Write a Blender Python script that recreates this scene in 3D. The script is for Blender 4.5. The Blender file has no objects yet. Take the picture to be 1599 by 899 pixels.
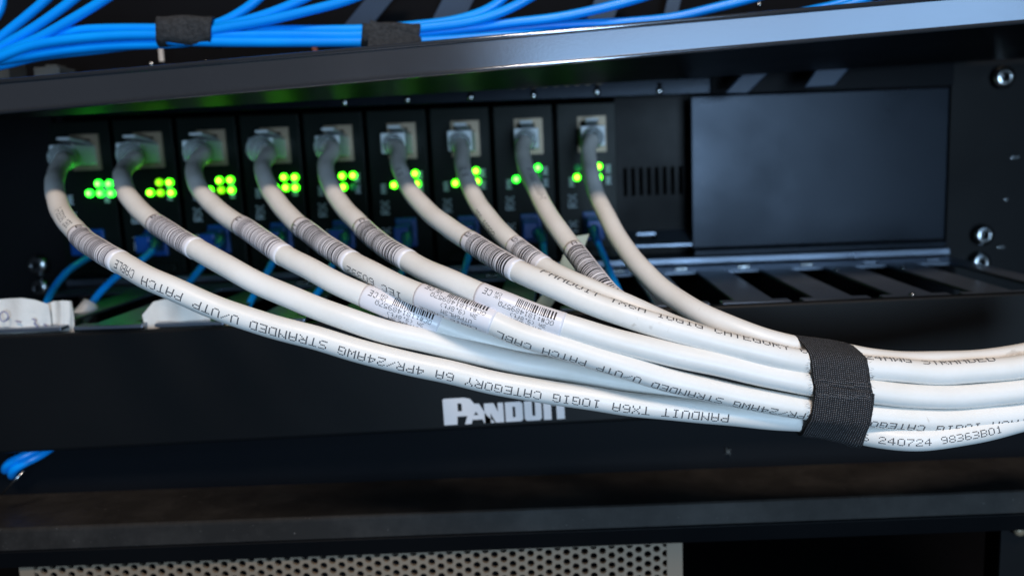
import bpy, bmesh, math, random
from mathutils import Vector
random.seed(4)
S = 0.01                                   # everything below is written in centimetres
scene = bpy.context.scene
COL = scene.collection

# ------------------------------------------------------------------ camera
FPX = 1300.0; PITCH = math.radians(8.75); ROLL = 0.036; CX = 869.5
CAMP = Vector((0, -41, 0))
Fv = Vector((0, math.cos(PITCH), -math.sin(PITCH)))
R0 = Vector((1, 0, 0)); U0 = R0.cross(Fv)
Rv = R0*math.cos(ROLL) - U0*math.sin(ROLL)
Uv = U0*math.cos(ROLL) + R0*math.sin(ROLL)
from mathutils import Matrix
cam_data = bpy.data.cameras.new('camera'); cam = bpy.data.objects.new('camera', cam_data); COL.objects.link(cam)
m3 = Matrix((Rv, Uv, -Fv)).transposed()
cam.matrix_world = Matrix.Translation(CAMP*S) @ m3.to_4x4()
cam_data.sensor_width = 36.0; cam_data.lens = 36.0*FPX/1599.0
cam_data.shift_x = -(CX-799.5)/1599.0
cam_data.clip_start = 0.01; cam_data.clip_end = 20.0
cam_data.dof.use_dof = True; cam_data.dof.focus_distance = 0.228; cam_data.dof.aperture_fstop = 10.5
scene.camera = cam

# ------------------------------------------------------------------ world, lamps, exposure
world = bpy.data.worlds.new('World'); scene.world = world; world.use_nodes = True
bg = world.node_tree.nodes['Background']; bg.inputs[0].default_value = (0.6, 0.75, 1.0, 1); bg.inputs[1].default_value = 0.012
scene.view_settings.view_transform = 'Standard'; scene.view_settings.look = 'None'
scene.view_settings.exposure = 0.0; scene.view_settings.gamma = 1.0

def area(name, loc, target, sx, sy, power, col):
    d = bpy.data.lights.new(name, 'AREA'); d.shape = 'RECTANGLE'; d.size = sx*S; d.size_y = sy*S
    d.energy = power; d.color = col
    o = bpy.data.objects.new(name, d); COL.objects.link(o); o.location = Vector(loc)*S
    o.rotation_euler = (Vector(target)-Vector(loc)).to_track_quat('-Z', 'Y').to_euler()
    return o
area('ceiling_lamp', (10, -112, 118), (0, -12, -3), 40, 24, 18.0, (1.0, 0.82, 0.68))
area('bar_reflection_light', (38, -118, 57), (6, -13, 3), 95, 22, 1.9, (0.42, 0.68, 1.0))  # unseen blue light added so the front bar reflects it
area('blue_fill_light', (34, -180, -8), (0, 0, -2), 46, 56, 21.0, (0.52, 0.75, 1.0))  # unseen blue fill added for shaded cables and the blank panel's reflection

# ------------------------------------------------------------------ helpers
def P(px, py, Y):
    u = (px-CX)/FPX; v = -(py-449.5)/FPX
    d = Rv*u + Uv*v + Fv
    return CAMP + d*((Y-CAMP.y)/d.y)
def proj(p):
    d = p-CAMP; w = d.dot(Fv)
    return (CX + d.dot(Rv)/w*FPX, 449.5 - d.dot(Uv)/w*FPX)

def tag(o, label=None, cat=None, group=None, kind=None):
    if label: o['label'] = label
    if cat: o['category'] = cat
    if group: o['group'] = group
    if kind: o['kind'] = kind
    return o
def empty(name, loc, label, cat, group=None):
    o = bpy.data.objects.new(name, None); COL.objects.link(o); o.location = Vector(loc)*S
    o.empty_display_size = 0.01; o['cm'] = list(loc)
    return tag(o, label, cat, group)
def wloc(o):
    v = Vector((0, 0, 0))
    while o is not None:
        v += o.location; o = o.parent
    return v/S
class MB:
    def __init__(s): s.v = []; s.f = []; s.uv = []
    def add(s, vs, fs):
        b = len(s.v); s.v += [Vector(x) for x in vs]; s.f += [tuple(b+i for i in f) for f in fs]
    def box(s, a, b):
        x0, y0, z0 = a; x1, y1, z1 = b
        s.add([(x0,y0,z0),(x1,y0,z0),(x1,y1,z0),(x0,y1,z0),(x0,y0,z1),(x1,y0,z1),(x1,y1,z1),(x0,y1,z1)],
              [(0,3,2,1),(4,5,6,7),(0,1,5,4),(1,2,6,5),(2,3,7,6),(3,0,4,7)])
    def hexa(s, front, back):       # two quads with the same winding
        s.add(list(front)+list(back), [(0,1,2,3),(7,6,5,4),(0,4,5,1),(1,5,6,2),(2,6,7,3),(3,7,4,0)])
    def extrude(s, prof, x0, x1, dz0=0.0, dz1=0.0):   # closed profile (y, z) swept along X
        n = len(prof)
        vs = [(x0, y, z+dz0) for y, z in prof] + [(x1, y, z+dz1) for y, z in prof]
        s.add(vs, [(i, (i+1) % n, n+(i+1) % n, n+i) for i in range(n)] + [tuple(range(n-1, -1, -1)), tuple(range(n, 2*n))])
    def cyl(s, c, ax, r0, r1, h, n=20, cap=True):
        ax = Vector(ax).normalized(); t = ax.orthogonal().normalized(); b = ax.cross(t); c = Vector(c)
        vs = []
        for k, r in ((0, r0), (h, r1)):
            vs += [c+ax*k+(t*math.cos(2*math.pi*i/n)+b*math.sin(2*math.pi*i/n))*r for i in range(n)]
        fs = [(i, (i+1) % n, n+(i+1) % n, n+i) for i in range(n)]
        if cap: fs += [tuple(range(n-1, -1, -1)), tuple(range(n, 2*n))]
        s.add(vs, fs)
    def lathe(s, c, ax, prof, n=24):   # prof: (distance along axis, radius)
        ax = Vector(ax).normalized(); t = ax.orthogonal().normalized(); b = ax.cross(t); c = Vector(c)
        vs = []
        for k, r in prof:
            vs += [c+ax*k+(t*math.cos(2*math.pi*i/n)+b*math.sin(2*math.pi*i/n))*r for i in range(n)]
        fs = []
        for j in range(len(prof)-1):
            fs += [(j*n+i, j*n+(i+1) % n, (j+1)*n+(i+1) % n, (j+1)*n+i) for i in range(n)]
        fs += [tuple(range(n-1, -1, -1)), tuple(range((len(prof)-1)*n, len(prof)*n))]
        s.add(vs, fs)
    def tube(s, pts, rad, n=16):
        N = len(pts); T = []
        for i in range(N):
            T.append((pts[min(i+1, N-1)]-pts[max(i-1, 0)]).normalized())
        ref = T[0].orthogonal().normalized(); vs = []
        for i in range(N):
            ref = (ref - T[i]*ref.dot(T[i])).normalized(); b = T[i].cross(ref)
            r = rad(i) if callable(rad) else rad
            vs += [pts[i]+(ref*math.cos(2*math.pi*k/n)+b*math.sin(2*math.pi*k/n))*r for k in range(n)]
        fs = []
        for i in range(N-1):
            fs += [(i*n+k, i*n+(k+1) % n, (i+1)*n+(k+1) % n, (i+1)*n+k) for k in range(n)]
        fs += [tuple(range(n-1, -1, -1)), tuple(range((N-1)*n, N*n))]
        s.add(vs, fs)
    def build(s, name, mat, parent=None, smooth=False, bevel=0.0, label=None):
        if parent is not None: org = wloc(parent)
        else:
            xs = [v.x for v in s.v]; ys = [v.y for v in s.v]; zs = [v.z for v in s.v]
            org = Vector(((min(xs)+max(xs))/2, (min(ys)+max(ys))/2, min(zs)))
        me = bpy.data.meshes.new(name)
        me.from_pydata([tuple((v-org)*S) for v in s.v], [], s.f)
        if s.uv:
            lay = me.uv_layers.new(name='UVMap')
            for lp in me.loops: lay.data[lp.index].uv = s.uv[lp.vertex_index]
        bm = bmesh.new(); bm.from_mesh(me)
        bmesh.ops.recalc_face_normals(bm, faces=bm.faces); bm.to_mesh(me); bm.free()
        me.materials.append(mat)
        o = bpy.data.objects.new(name, me); COL.objects.link(o)
        if parent is not None: o.parent = parent
        else: o.location = org*S
        if smooth:
            for p in me.polygons: p.use_smooth = True
        if bevel:
            md = o.modifiers.new('bevel', 'BEVEL'); md.width = bevel*S; md.segments = 3; md.limit_method = 'ANGLE'
            md.angle_limit = math.radians(35); md.harden_normals = False
        if label: o['label'] = label
        return o
def smooth_by_angle(o, ang=35):
    me = o.data
    for p in me.polygons: p.use_smooth = True
    bm = bmesh.new(); bm.from_mesh(me)
    for e in bm.edges:
        e.smooth = not (len(e.link_faces) == 2 and e.calc_face_angle(0) > math.radians(ang))
    bm.to_mesh(me); bm.free()

def plate_holes(mb, xs, ys, solid, t, mp):
    """grid plate: xs, ys cut lines, solid(i,j) says filled; mp(x, y, k) maps to space, k=0 front / 1 back"""
    nx, ny = len(xs)-1, len(ys)-1
    idx = {}
    def vid(i, j, k):
        if (i, j, k) not in idx:
            idx[(i, j, k)] = len(mb.v); mb.v.append(Vector(mp(xs[i], ys[j], k*t)))
        return idx[(i, j, k)]
    ok = lambda i, j: 0 <= i < nx and 0 <= j < ny and solid(i, j)
    for i in range(nx):
        for j in range(ny):
            if not ok(i, j): continue
            mb.f.append((vid(i,j,0), vid(i+1,j,0), vid(i+1,j+1,0), vid(i,j+1,0)))
            mb.f.append((vid(i,j+1,1), vid(i+1,j+1,1), vid(i+1,j,1), vid(i,j,1)))
            for di, dj, a, b in ((-1,0,(i,j+1),(i,j)), (1,0,(i+1,j),(i+1,j+1)), (0,-1,(i,j),(i+1,j)), (0,1,(i+1,j+1),(i,j+1))):
                if not ok(i+di, j+dj):
                    mb.f.append((vid(a[0],a[1],0), vid(b[0],b[1],0), vid(b[0],b[1],1), vid(a[0],a[1],1)))

# ------------------------------------------------------------------ materials
def mat(name, col, rough=0.5, metal=0.0, emit=None, estr=0.0, trans=0.0, ior=1.45, spec=0.5, coat=0.0, sss=0.0):
    m = bpy.data.materials.new(name); m.use_nodes = True
    b = m.node_tree.nodes['Principled BSDF']
    b.inputs['Base Color'].default_value = (*col, 1); b.inputs['Roughness'].default_value = rough
    b.inputs['Metallic'].default_value = metal; b.inputs['IOR'].default_value = ior
    b.inputs['Transmission Weight'].default_value = trans; b.inputs['Specular IOR Level'].default_value = spec
    b.inputs['Coat Weight'].default_value = coat
    if sss:
        b.inputs['Subsurface Weight'].default_value = sss; b.inputs['Subsurface Radius'].default_value = (0.002, 0.0017, 0.0014)
        b.inputs['Subsurface Scale'].default_value = 1.0
    if emit:
        b.inputs['Emission Color'].default_value = (*emit, 1); b.inputs['Emission Strength'].default_value = estr
    return m
def nz(m, scale, detail=4, dist=0.0, vec=None, rough=0.5):
    nt = m.node_tree
    n = nt.nodes.new('ShaderNodeTexNoise'); n.inputs['Scale'].default_value = scale; n.inputs['Detail'].default_value = detail
    n.inputs['Distortion'].default_value = dist; n.inputs['Roughness'].default_value = rough
    if vec is None:
        tc = nt.nodes.new('ShaderNodeTexCoord'); vec = tc.outputs['Object']
    nt.links.new(vec, n.inputs['Vector']); return n.outputs['Fac']
def ramp(m, fac, stops):
    r = m.node_tree.nodes.new('ShaderNodeValToRGB'); m.node_tree.links.new(fac, r.inputs[0])
    e = r.color_ramp.elements
    while len(e) < len(stops): e.new(0.5)
    for k, (p, c) in enumerate(stops):
        e[k].position = p; e[k].color = (*c, 1) if len(c) == 3 else c
    return r.outputs[0]
def bump(m, fac, strength, dist):
    b = m.node_tree.nodes.new('ShaderNodeBump'); b.inputs['Strength'].default_value = strength; b.inputs['Distance'].default_value = dist
    m.node_tree.links.new(fac, b.inputs['Height'])
    m.node_tree.links.new(b.outputs[0], m.node_tree.nodes['Principled BSDF'].inputs['Normal'])
def dusty(name, col, rough, metal=0.0, dust=(0.16, 0.15, 0.145), amount=0.75, spec=0.5, rvar=0.12, fine=0.0, bmp=0.08):
    """painted metal: roughness blotches, fine grain and scattered dust specks"""
    m = mat(name, col, rough, metal, spec=spec); nt = m.node_tree; B = nt.nodes['Principled BSDF']
    big = nz(m, 14, 5)
    r = ramp(m, big, [(0.3, (rough-rvar,)*3), (0.7, (rough+rvar,)*3)]); nt.links.new(r, B.inputs['Roughness'])
    sp = nz(m, 900, 2, rough=0.7)
    mask = ramp(m, sp, [(amount-0.03, (0, 0, 0)), (amount+0.03, (1, 1, 1))])
    film = nz(m, 45, 6, rough=0.7)
    fl = ramp(m, film, [(0.42, (0, 0, 0)), (0.8, (fine,)*3)])
    mx = nt.nodes.new('ShaderNodeMixRGB'); mx.inputs[1].default_value = (*col, 1); mx.inputs[2].default_value = (*dust, 1)
    ad = nt.nodes.new('ShaderNodeMath'); ad.operation = 'MAXIMUM'
    nt.links.new(mask, ad.inputs[0]); nt.links.new(fl, ad.inputs[1]); nt.links.new(ad.outputs[0], mx.inputs[0])
    nt.links.new(mx.outputs[0], B.inputs['Base Color'])
    if bmp: bump(m, nz(m, 1500, 2), bmp, 0.0002)
    return m

M = {}
M['bar'] = dusty('painted_bar', (0.24, 0.26, 0.30), 0.17, 0.9, amount=0.80, rvar=0.03, bmp=0.04, spec=0.9)
M['black'] = dusty('black_powder_coat', (0.0035, 0.004, 0.005), 0.5, amount=0.85, spec=0.14)
M['cover'] = dusty('cover_plastic', (0.0038, 0.0045, 0.0055), 0.44, spec=0.20, amount=0.85, rvar=0.05, bmp=0.15)
M['shelf'] = dusty('shelf_paint', (0.0145, 0.0135, 0.013), 0.50, spec=0.2, amount=0.74, fine=0.18, dust=(0.125, 0.118, 0.112))
M['panel'] = dusty('blank_panel_paint', (0.003, 0.0065, 0.0125), 0.32, 0.6, amount=0.80, rvar=0.08, spec=0.4, bmp=0.2)
M['card'] = dusty('card_face', (0.005, 0.008, 0.007), 0.34, amount=0.88, spec=0.09)
M['gloss'] = dusty('gloss_black', (0.005, 0.006, 0.008), 0.42, spec=0.05, amount=0.89, rvar=0.05)
M['tray'] = dusty('tray_paint', (0.20, 0.24, 0.31), 0.34, 0.85, amount=0.8, spec=0.8)
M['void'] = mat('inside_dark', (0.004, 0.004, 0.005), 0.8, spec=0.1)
M['screw'] = mat('zinc', (0.45, 0.48, 0.5), 0.22, 1.0); bump(M['screw'], nz(M['screw'], 600, 3), 0.3, 0.0003)
M['jack'] = mat('jack_shield', (0.24, 0.19, 0.13), 0.45, 0.35); bump(M['jack'], nz(M['jack'], 900, 2), 0.2, 0.0002)
M['grille'] = dusty('grille_paint', (0.22, 0.175, 0.13), 0.45, 0.2, dust=(0.2, 0.18, 0.15), amount=0.82)
M['clear'] = mat('clear_plastic', (0.70, 0.76, 0.80), 0.25, trans=0.25, ior=1.35)
M['boot'] = mat('cloudy_boot', (0.86, 0.93, 0.95), 0.13, trans=0.80, ior=1.25); bump(M['boot'], nz(M['boot'], 220, 4), 0.8, 0.0015)
M['smoky'] = mat('smoky_plastic', (0.10, 0.12, 0.13), 0.2, trans=0.3)
M['reflection_blue'] = mat('reflection_blue_grey', (0.028, 0.048, 0.085), 0.45, spec=0.3)  # bluish reflection put into a base colour, for hood patches and slanted plates
M['gold'] = mat('contact_gold', (0.8, 0.6, 0.25), 0.3, 1.0)
def jacket():
    m = mat('white_jacket', (0.80, 0.785, 0.755), 0.40, sss=0.0, spec=0.45); nt = m.node_tree; B = nt.nodes['Principled BSDF']
    a = nz(m, 60, 5, rough=0.65); c = ramp(m, a, [(0.30, (0.76, 0.74, 0.70)), (0.62, (0.81, 0.795, 0.77))])
    sm = nz(m, 170, 3, dist=1.2); sk = ramp(m, sm, [(0.735, (0, 0, 0)), (0.80, (0.45, 0.45, 0.45))])
    mx = nt.nodes.new('ShaderNodeMixRGB'); nt.links.new(sk, mx.inputs[0]); nt.links.new(c, mx.inputs[1]); mx.inputs[2].default_value = (0.42, 0.37, 0.32, 1)
    nt.links.new(mx.outputs[0], B.inputs['Base Color']); bump(m, nz(m, 350, 3), 0.10, 0.0006); return m
M['jacket'] = jacket()
M['sleeve'] = mat('label_sleeve', (0.78, 0.76, 0.80), 0.30, spec=0.5)
M['window'] = mat('laminate_tail', (0.74, 0.735, 0.73), 0.16, spec=0.7)
M['ink'] = mat('print_ink', (0.065, 0.06, 0.065), 0.6)
M['ink2'] = mat('barcode_ink', (0.018, 0.016, 0.02), 0.5)
M['ink3'] = mat('faded_barcode_ink', (0.17, 0.155, 0.17), 0.5)
M['logo'] = mat('logo_print', (0.64, 0.645, 0.68), 0.5)
M['blue'] = mat('blue_jacket', (0.0, 0.28, 0.92), 0.33, spec=0.5)
_b = ramp(M['blue'], nz(M['blue'], 40, 4), [(0.3, (0.0, 0.25, 0.86)), (0.7, (0.0, 0.33, 0.96))]); M['blue'].node_tree.links.new(_b, M['blue'].node_tree.nodes['Principled BSDF'].inputs['Base Color'])
M['bluecon'] = mat('blue_connector', (0.0, 0.05, 0.24), 0.4)
M['paper'] = mat('paper_tag', (0.70, 0.68, 0.64), 0.7); bump(M['paper'], nz(M['paper'], 90, 4), 0.5, 0.002)
_p = ramp(M['paper'], nz(M['paper'], 55, 5), [(0.35, (0.60, 0.585, 0.56)), (0.6, (0.72, 0.70, 0.66))]); M['paper'].node_tree.links.new(_p, M['paper'].node_tree.nodes['Principled BSDF'].inputs['Base Color'])
M['pale'] = mat('pale_green_strap', (0.42, 0.52, 0.46), 0.4, trans=0.2)
M['white'] = mat('marking_white', (0.42, 0.50, 0.55), 0.6)
M['pen'] = mat('pen_mark', (0.14, 0.14, 0.30), 0.6)
M['led_g'] = mat('led_green', (0.02, 0.3, 0.02), 0.3, emit=(0.012, 1.0, 0.02), estr=7.5)
M['led_y'] = mat('led_lime', (0.1, 0.3, 0.02), 0.3, emit=(0.05, 1.0, 0.004), estr=6.5)
M['led_d'] = mat('led_dim_lime', (0.1, 0.3, 0.02), 0.3, emit=(0.18, 1.0, 0.0), estr=1.5)
M['core_g'] = mat('led_green_core', (0.5, 1, 0.5), 0.3, emit=(0.14, 1.0, 0.05), estr=7.0)
M['core_y'] = mat('led_lime_core', (0.6, 1, 0.3), 0.3, emit=(0.30, 1.0, 0.02), estr=10.0)
M['core_d'] = mat('led_dim_core', (0.6, 1, 0.2), 0.3, emit=(0.42, 1.0, 0.0), estr=2.0)
M['led_off'] = mat('led_unlit', (0.02, 0.12, 0.05), 0.3, emit=(0.05, 0.6, 0.25), estr=0.09)
def woven():
    m = mat('woven_hook_tape', (0.02, 0.02, 0.023), 0.75, spec=0.4); nt = m.node_tree; B = nt.nodes['Principled BSDF']
    tc = nt.nodes.new('ShaderNodeTexCoord')
    def wave(direction, sc, dist):
        w = nt.nodes.new('ShaderNodeTexWave'); w.bands_direction = direction; w.inputs['Scale'].default_value = sc
        w.inputs['Distortion'].default_value = dist; w.inputs['Detail'].default_value = 2; w.inputs['Detail Scale'].default_value = 3
        nt.links.new(tc.outputs['UV'], w.inputs['Vector']); return w.outputs['Fac']
    a = wave('X', 5.2, 1.6); b = wave('Y', 5.8, 1.4)
    mu = nt.nodes.new('ShaderNodeMath'); mu.operation = 'MULTIPLY'; nt.links.new(a, mu.inputs[0]); nt.links.new(b, mu.inputs[1])
    n2 = nz(m, 40, 3, vec=tc.outputs['UV']); ml = nt.nodes.new('ShaderNodeMath'); ml.operation = 'MULTIPLY'
    nt.links.new(mu.outputs[0], ml.inputs[0]); nt.links.new(n2, ml.inputs[1])
    c = ramp(m, ml.outputs[0], [(0.0, (0.014, 0.014, 0.016)), (0.28, (0.05, 0.05, 0.055)), (0.46, (0.34, 0.34, 0.36))])
    nt.links.new(c, B.inputs['Base Color']); bump(m, mu.outputs[0], 0.9, 0.0006); return m
M['woven'] = woven(); M['thread'] = mat('grey_thread', (0.16, 0.16, 0.17), 0.6)
M['fluff'] = mat('soft_loop_tape', (0.028, 0.029, 0.032), 0.9); bump(M['fluff'], nz(M['fluff'], 1400, 3), 1.0, 0.0008)
_f = ramp(M['fluff'], nz(M['fluff'], 700, 3), [(0.35, (0.018, 0.019, 0.021)), (0.75, (0.042, 0.044, 0.048))]); M['fluff'].node_tree.links.new(_f, M['fluff'].node_tree.nodes['Principled BSDF'].inputs['Base Color'])

# ------------------------------------------------------------------ dot-matrix letters
FONT = {
'A':"0E11111F111111",'B':"1E11111E11111E",'C':"0E11101010110E",'D':"1E11111111111E",'E':"1F10101E10101F",'F':"1F10101E101010",
'G':"0E11101711110F",'H':"1111111F111111",'I':"0E04040404040E",'K':"11121418141211",'L':"1010101010101F",'M':"111B1515111111",
'N':"11191513111111",'O':"0E11111111110E",'P':"1E11111E101010",'Q':"0E11111115120D",'R':"1E11111E141211",'S':"0F10100E01011E",
'T':"1F040404040404",'U':"1111111111110E",'V':"11111111110A04",'W':"11111115151B11",'X':"11110A040A1111",'Y':"11110A04040404",
'Z':"1F01020408101F",'0':"0E11111111110E",'1':"040C040404040E",'2':"0E11010608101F",'3':"1E01010E01011E",'4':"02060A121F0202",
'5':"1F101E0101110E",'6':"0E10101E11110E",'7':"1F010204080808",'8':"0E11110E11110E",'9':"0E11110F01010E",'/':"00010204081000",
'-':"0000001F000000",'#':"0A0A1F0A1F0A0A",':':"000C0C000C0C00",'(':"02040808080402",')':"08040202020408",'.':"00000000000C0C",
'm':"00001A15151111",'f':"0609081C080808",'t':"08081C08080906",' ':"00000000000000"}
def glyph(ch):
    h = FONT.get(ch, FONT[' ']); out = []
    for r in range(7):
        v = int(h[2*r:2*r+2], 16)
        for c in range(5):
            if v & (16 >> c): out.append((c, 6-r))
    return out
def flat_text(mb, s, origin, du, dv, n, cw, ch, fill=0.92, gap=1.0):
    """letters of little raised pads: du/dv unit vectors, n the outward normal"""
    x = 0
    for c in s:
        for (i, j) in glyph(c):
            a = origin + du*((x+i)*cw) + dv*(j*ch)
            q = [a, a+du*(cw*fill), a+du*(cw*fill)+dv*(ch*fill), a+dv*(ch*fill)]
            b = len(mb.v); mb.v += [p+n*0.004 for p in q]; mb.f.append((b, b+1, b+2, b+3))
        x += 5+gap

# ------------------------------------------------------------------ the rack around
Z_TRAY = -5.38
def structure(name, a, b, m):
    mb = MB(); mb.box(a, b); return tag(mb.build(name, m), kind='structure')
structure('back_wall', (-45, 30, -30), (45, 31, 30), M['void'])
structure('ground', (-60, -20, -31), (60, 40, -30), M['void'])

def screw_head(mb, mb2, c, r):
    mb.lathe(c, (0, -1, 0), [(-0.25, r*0.55), (0.0, r*0.98), (0.05, r), (0.14, r*0.93), (0.22, r*0.72), (0.27, r*0.42), (0.26, r*0.40), (0.12, r*0.25)], 24)
    for s in (0, 1):
        a = Vector((math.cos(0.6+s*math.pi/2), 0, math.sin(0.6+s*math.pi/2))); b = Vector((-a.z, 0, a.x)); c0 = Vector(c)+Vector((0, -0.275, 0))
        q = [c0-a*r*.42-b*r*.09, c0+a*r*.42-b*r*.09, c0+a*r*.42+b*r*.09, c0-a*r*.42+b*r*.09]
        mb2.hexa(q, [v+Vector((0, 0.05, 0)) for v in q])
def add_screw(root, px, py, r, Y=-0.25):
    c = P(px, py, Y); a, b = MB(), MB(); screw_head(a, b, c, r)
    s = a.build('screw', M['screw'], root, True); b.build('cross_recess', M['void'], s)

def rail(x0, x1, label, screws, slots):
    root = empty('rack_post', ((x0+x1)/2, 0, -18), label, 'rack post', 'upright posts of the rack')
    xs = sorted({x0, x1} | {v for p in slots for v in (p[0]-p[2], p[0]+p[2])}); zs = sorted({-18.0, 16.0} | {v for p in slots for v in (p[1]-p[3], p[1]+p[3])})
    def solid(i, j):
        cx = (xs[i]+xs[i+1])/2; cz = (zs[j]+zs[j+1])/2
        return not any(abs(cx-p[0]) < p[2] and abs(cz-p[1]) < p[3] for p in slots)
    mb = MB(); plate_holes(mb, xs, zs, solid, 0.25, lambda x, y, k: (x, k, y)); mb.build('flange', M['black'], root)
    e = MB(); xe = x1 if x0 > 0 else x0
    e.box((xe-0.12, 0.26, -18), (xe+0.12, 8, 16)); e.build('side_plate', M['black'], root, bevel=0.04)
    for px, py, r in screws: add_screw(root, px, py, r)
    return root
slotsL = [(-25.5, 2.2, .25, .35), (-25.55, -1.6, .45, .42), (-27, -8, .3, .3)]
rail(-28.5, -24.05, 'dark left rack post with two zinc screws beside the first card', [(60, 414, 0.52), (64, 449, 0.46)], [])
slotsR = [(22.9, 3.8, .4, .42), (22.6, -0.75, .4, .42), (22.2, -4.85, .4, .42)]
rr = rail(19.35, 24.6, 'black right rack post with three shiny zinc screws', [(1567, 121, 0.54), (1535, 367, 0.52), (1530, 409, 0.50)], [])
for px, py, w in ((1585, 246, .18), (1563, 386, .18), (1571, 312, .10)):
    c = P(px, py, -0.02); mb = MB(); mb.box((c.x-w, -0.07, c.z-.05), (c.x+w, 0.02, c.z+.05)); mb.build('cage_nut_lip', M['screw'], rr, bevel=0.02)

# ------------------------------------------------------------------ card chassis
xlip = P(1110, 140, -0.35).x
ch = empty('card_chassis', (-2.4, 0, -5.2), 'black card cage holding nine green-lit cards, blank panel at its right end', 'chassis')
mb = MB()
mb.box((-24.0, -0.35, 2.85), (xlip, 0.0, 3.62)); mb.build('top_lip', M['panel'], ch, bevel=0.05)
mb = MB(); mb.box((xlip+.02, -0.30, 2.80), (19.3, 0.0, 4.2)); mb.box((-24.0, 0.0, 3.40), (19.3, 20, 3.62)); mb.build('top_plate', M['gloss'], ch, bevel=0.05)
mb = MB(); mb.box((-24.0, -0.55, -5.28), (19.3, 0.05, -4.98)); mb.box((-24.0, 0.05, -5.12), (19.3, 20, -5.0)); mb.build('bottom_plate', M['tray'], ch, bevel=0.04)
mb = MB(); mb.box((-24.0, 20.02, -5.2), (19.3, 20.2, 3.6)); mb.build('back_plate', M['black'], ch)
mb = MB(); mb.box((-24.0, 0.3, -4.98), (-23.7, 19.8, 3.38)); mb.build('side_wall', M['black'], ch)
# blank panel at right
xa = P(1080, 300, -0.2).x
mb = MB(); mb.box((xa, -0.25, -4.55), (19.15, 0.05, 2.75)); mb.build('blank_panel', M['panel'], ch, bevel=0.05)
mb = MB(); mb.box((xa+.02, -0.5, -4.95), (19.15, -0.05, -4.6)); mb.build('panel_lip', M['panel'], ch, bevel=0.08)
# open bay between the last card and the blank panel
mb = MB(); xs = [3.2]; k = 0
x = 3.55
while x < 6.4: xs += [x, x+0.20]; x += 0.40
xs.append(xa+0.3)
plate_holes(mb, xs, [-4.95, -1.95, -0.55, 3.35], lambda i, j: not (j == 1 and i % 2 == 1), 0.12, lambda x, y, k: (x, 1.4+k, y))
w = mb.build('vented_divider', M['black'], ch)
mb = MB(); bx = [3.25, 4.15, 5.1, xa-0.02]; plate_holes(mb, bx, [-0.25, 0.35, 1.1, 1.38], lambda i, j: not (i == 1 and j == 1), 0.1, lambda x, y, k: (x, y, -4.30+0.35*(y+.25)-k*1.0)); mb.build('bay_floor', M['tray'], ch)
for px, py in ((833, 149), (932, 144), (1030, 142), (735, 152), (636, 156), (538, 160)):
    c = P(px, py, -0.36); a = MB(); a.lathe(c, (0, -1, 0), [(0, .15), (.06, .17), (.12, .13), (.14, .05)], 16); a.build('card_screw', M['screw'], ch, True)
    c2 = c+Vector((0, 0, .27)); b = MB(); b.cyl(c2, (0, -1, 0), .12, .12, .02, 14); b.build('screw_hole', M['void'], ch)

# ------------------------------------------------------------------ nine cards
X9 = 1.96; PITCHX = 3.055; ZJ = 1.15
YC = -0.12
def make_card():
    root = empty('converter_card', (0, 0, -4.9), 'x', 'converter card', 'converter cards side by side in the cage')
    xs = [-1.66, -0.62, 0.62, 1.16]; zs = [-4.85, 0.55+4.9-4.9, 1.95, 2.62]
    mb = MB(); plate_holes(mb, xs, zs, lambda i, j: not (i == 1 and j == 1), 0.15, lambda x, y, k: (x, YC+k, y))
    mb.build('faceplate', M['card'], root, bevel=0.03)
    mb = MB(); mb.box((-1.55, 0.10, -4.8), (-1.40, 14, 2.5)); mb.build('circuit_board', M['card'], root)
    # shielded jack
    mb = MB(); jx = [-0.68, -0.56, -0.30, 0.30, 0.42, 0.68]; jz = [0.30, 0.52, 0.80, 1.55, 1.78, 2.0]
    def js(i, j):
        if i in (0, 4) or j in (0, 4): return True
        if j == 3: return i == 1 and False or i == 3
        if j == 1: return i == 3 or i == 1
        return False
    plate_holes(mb, jx, jz, js, 0.9, lambda x, y, k: (x, YC-0.10+k, y)); mb.build('jack_frame', M['jack'], root)
    mb = MB(); mb.box((-0.60, 0.9, 0.35), (0.60, 1.0, 1.95)); mb.build('jack_back', M['void'], root)
    # fibre port
    mb = MB(); mb.box((-0.42, YC-0.75, -3.75), (0.32, YC-0.02, -2.75)); mb.box((-0.56, YC-0.22, -3.95), (0.46, YC-0.01, -2.55)); mb.build('fibre_port', M['bluecon'], root, bevel=0.06)
    # markings
    n = Vector((0, -1, 0)); mk = MB()
    flat_text(mk, 'RX', Vector((-0.83, YC-0.012, -2.35)), Vector((0, 0, 1)), Vector((-1, 0, 0)), n, 0.058, 0.060)
    flat_text(mk, 'TX', Vector((-0.83, YC-0.012, -3.65)), Vector((0, 0, 1)), Vector((-1, 0, 0)), n, 0.058, 0.060)
    mk.build('port_marking', M['white'], root)
    mk = MB()
    for (x0, z0, hh) in ((0.62, -0.72, .42), (0.62, -1.28, .42), (-1.18, -1.32, .48)):
        for q in range(5): mk.box((x0, YC-0.012, z0+q*hh/5), (x0+0.26-0.05*(q % 2), YC-0.004, z0+q*hh/5+0.05))
    mk.build('tick_marking', M['white'], root)
    # latch handle
    mb = MB(); mb.box((-1.2, YC-0.2, -4.8), (0.75, YC-0.02, -4.35)); mb.build('latch', M['card'], root, bevel=0.06)
    return root
def copy_tree(o, parent=None):
    c = o.copy(); COL.objects.link(c); c.parent = parent
    for k in [q for q in bpy.data.objects if q.parent is o]: copy_tree(k, c)
    return c
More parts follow.
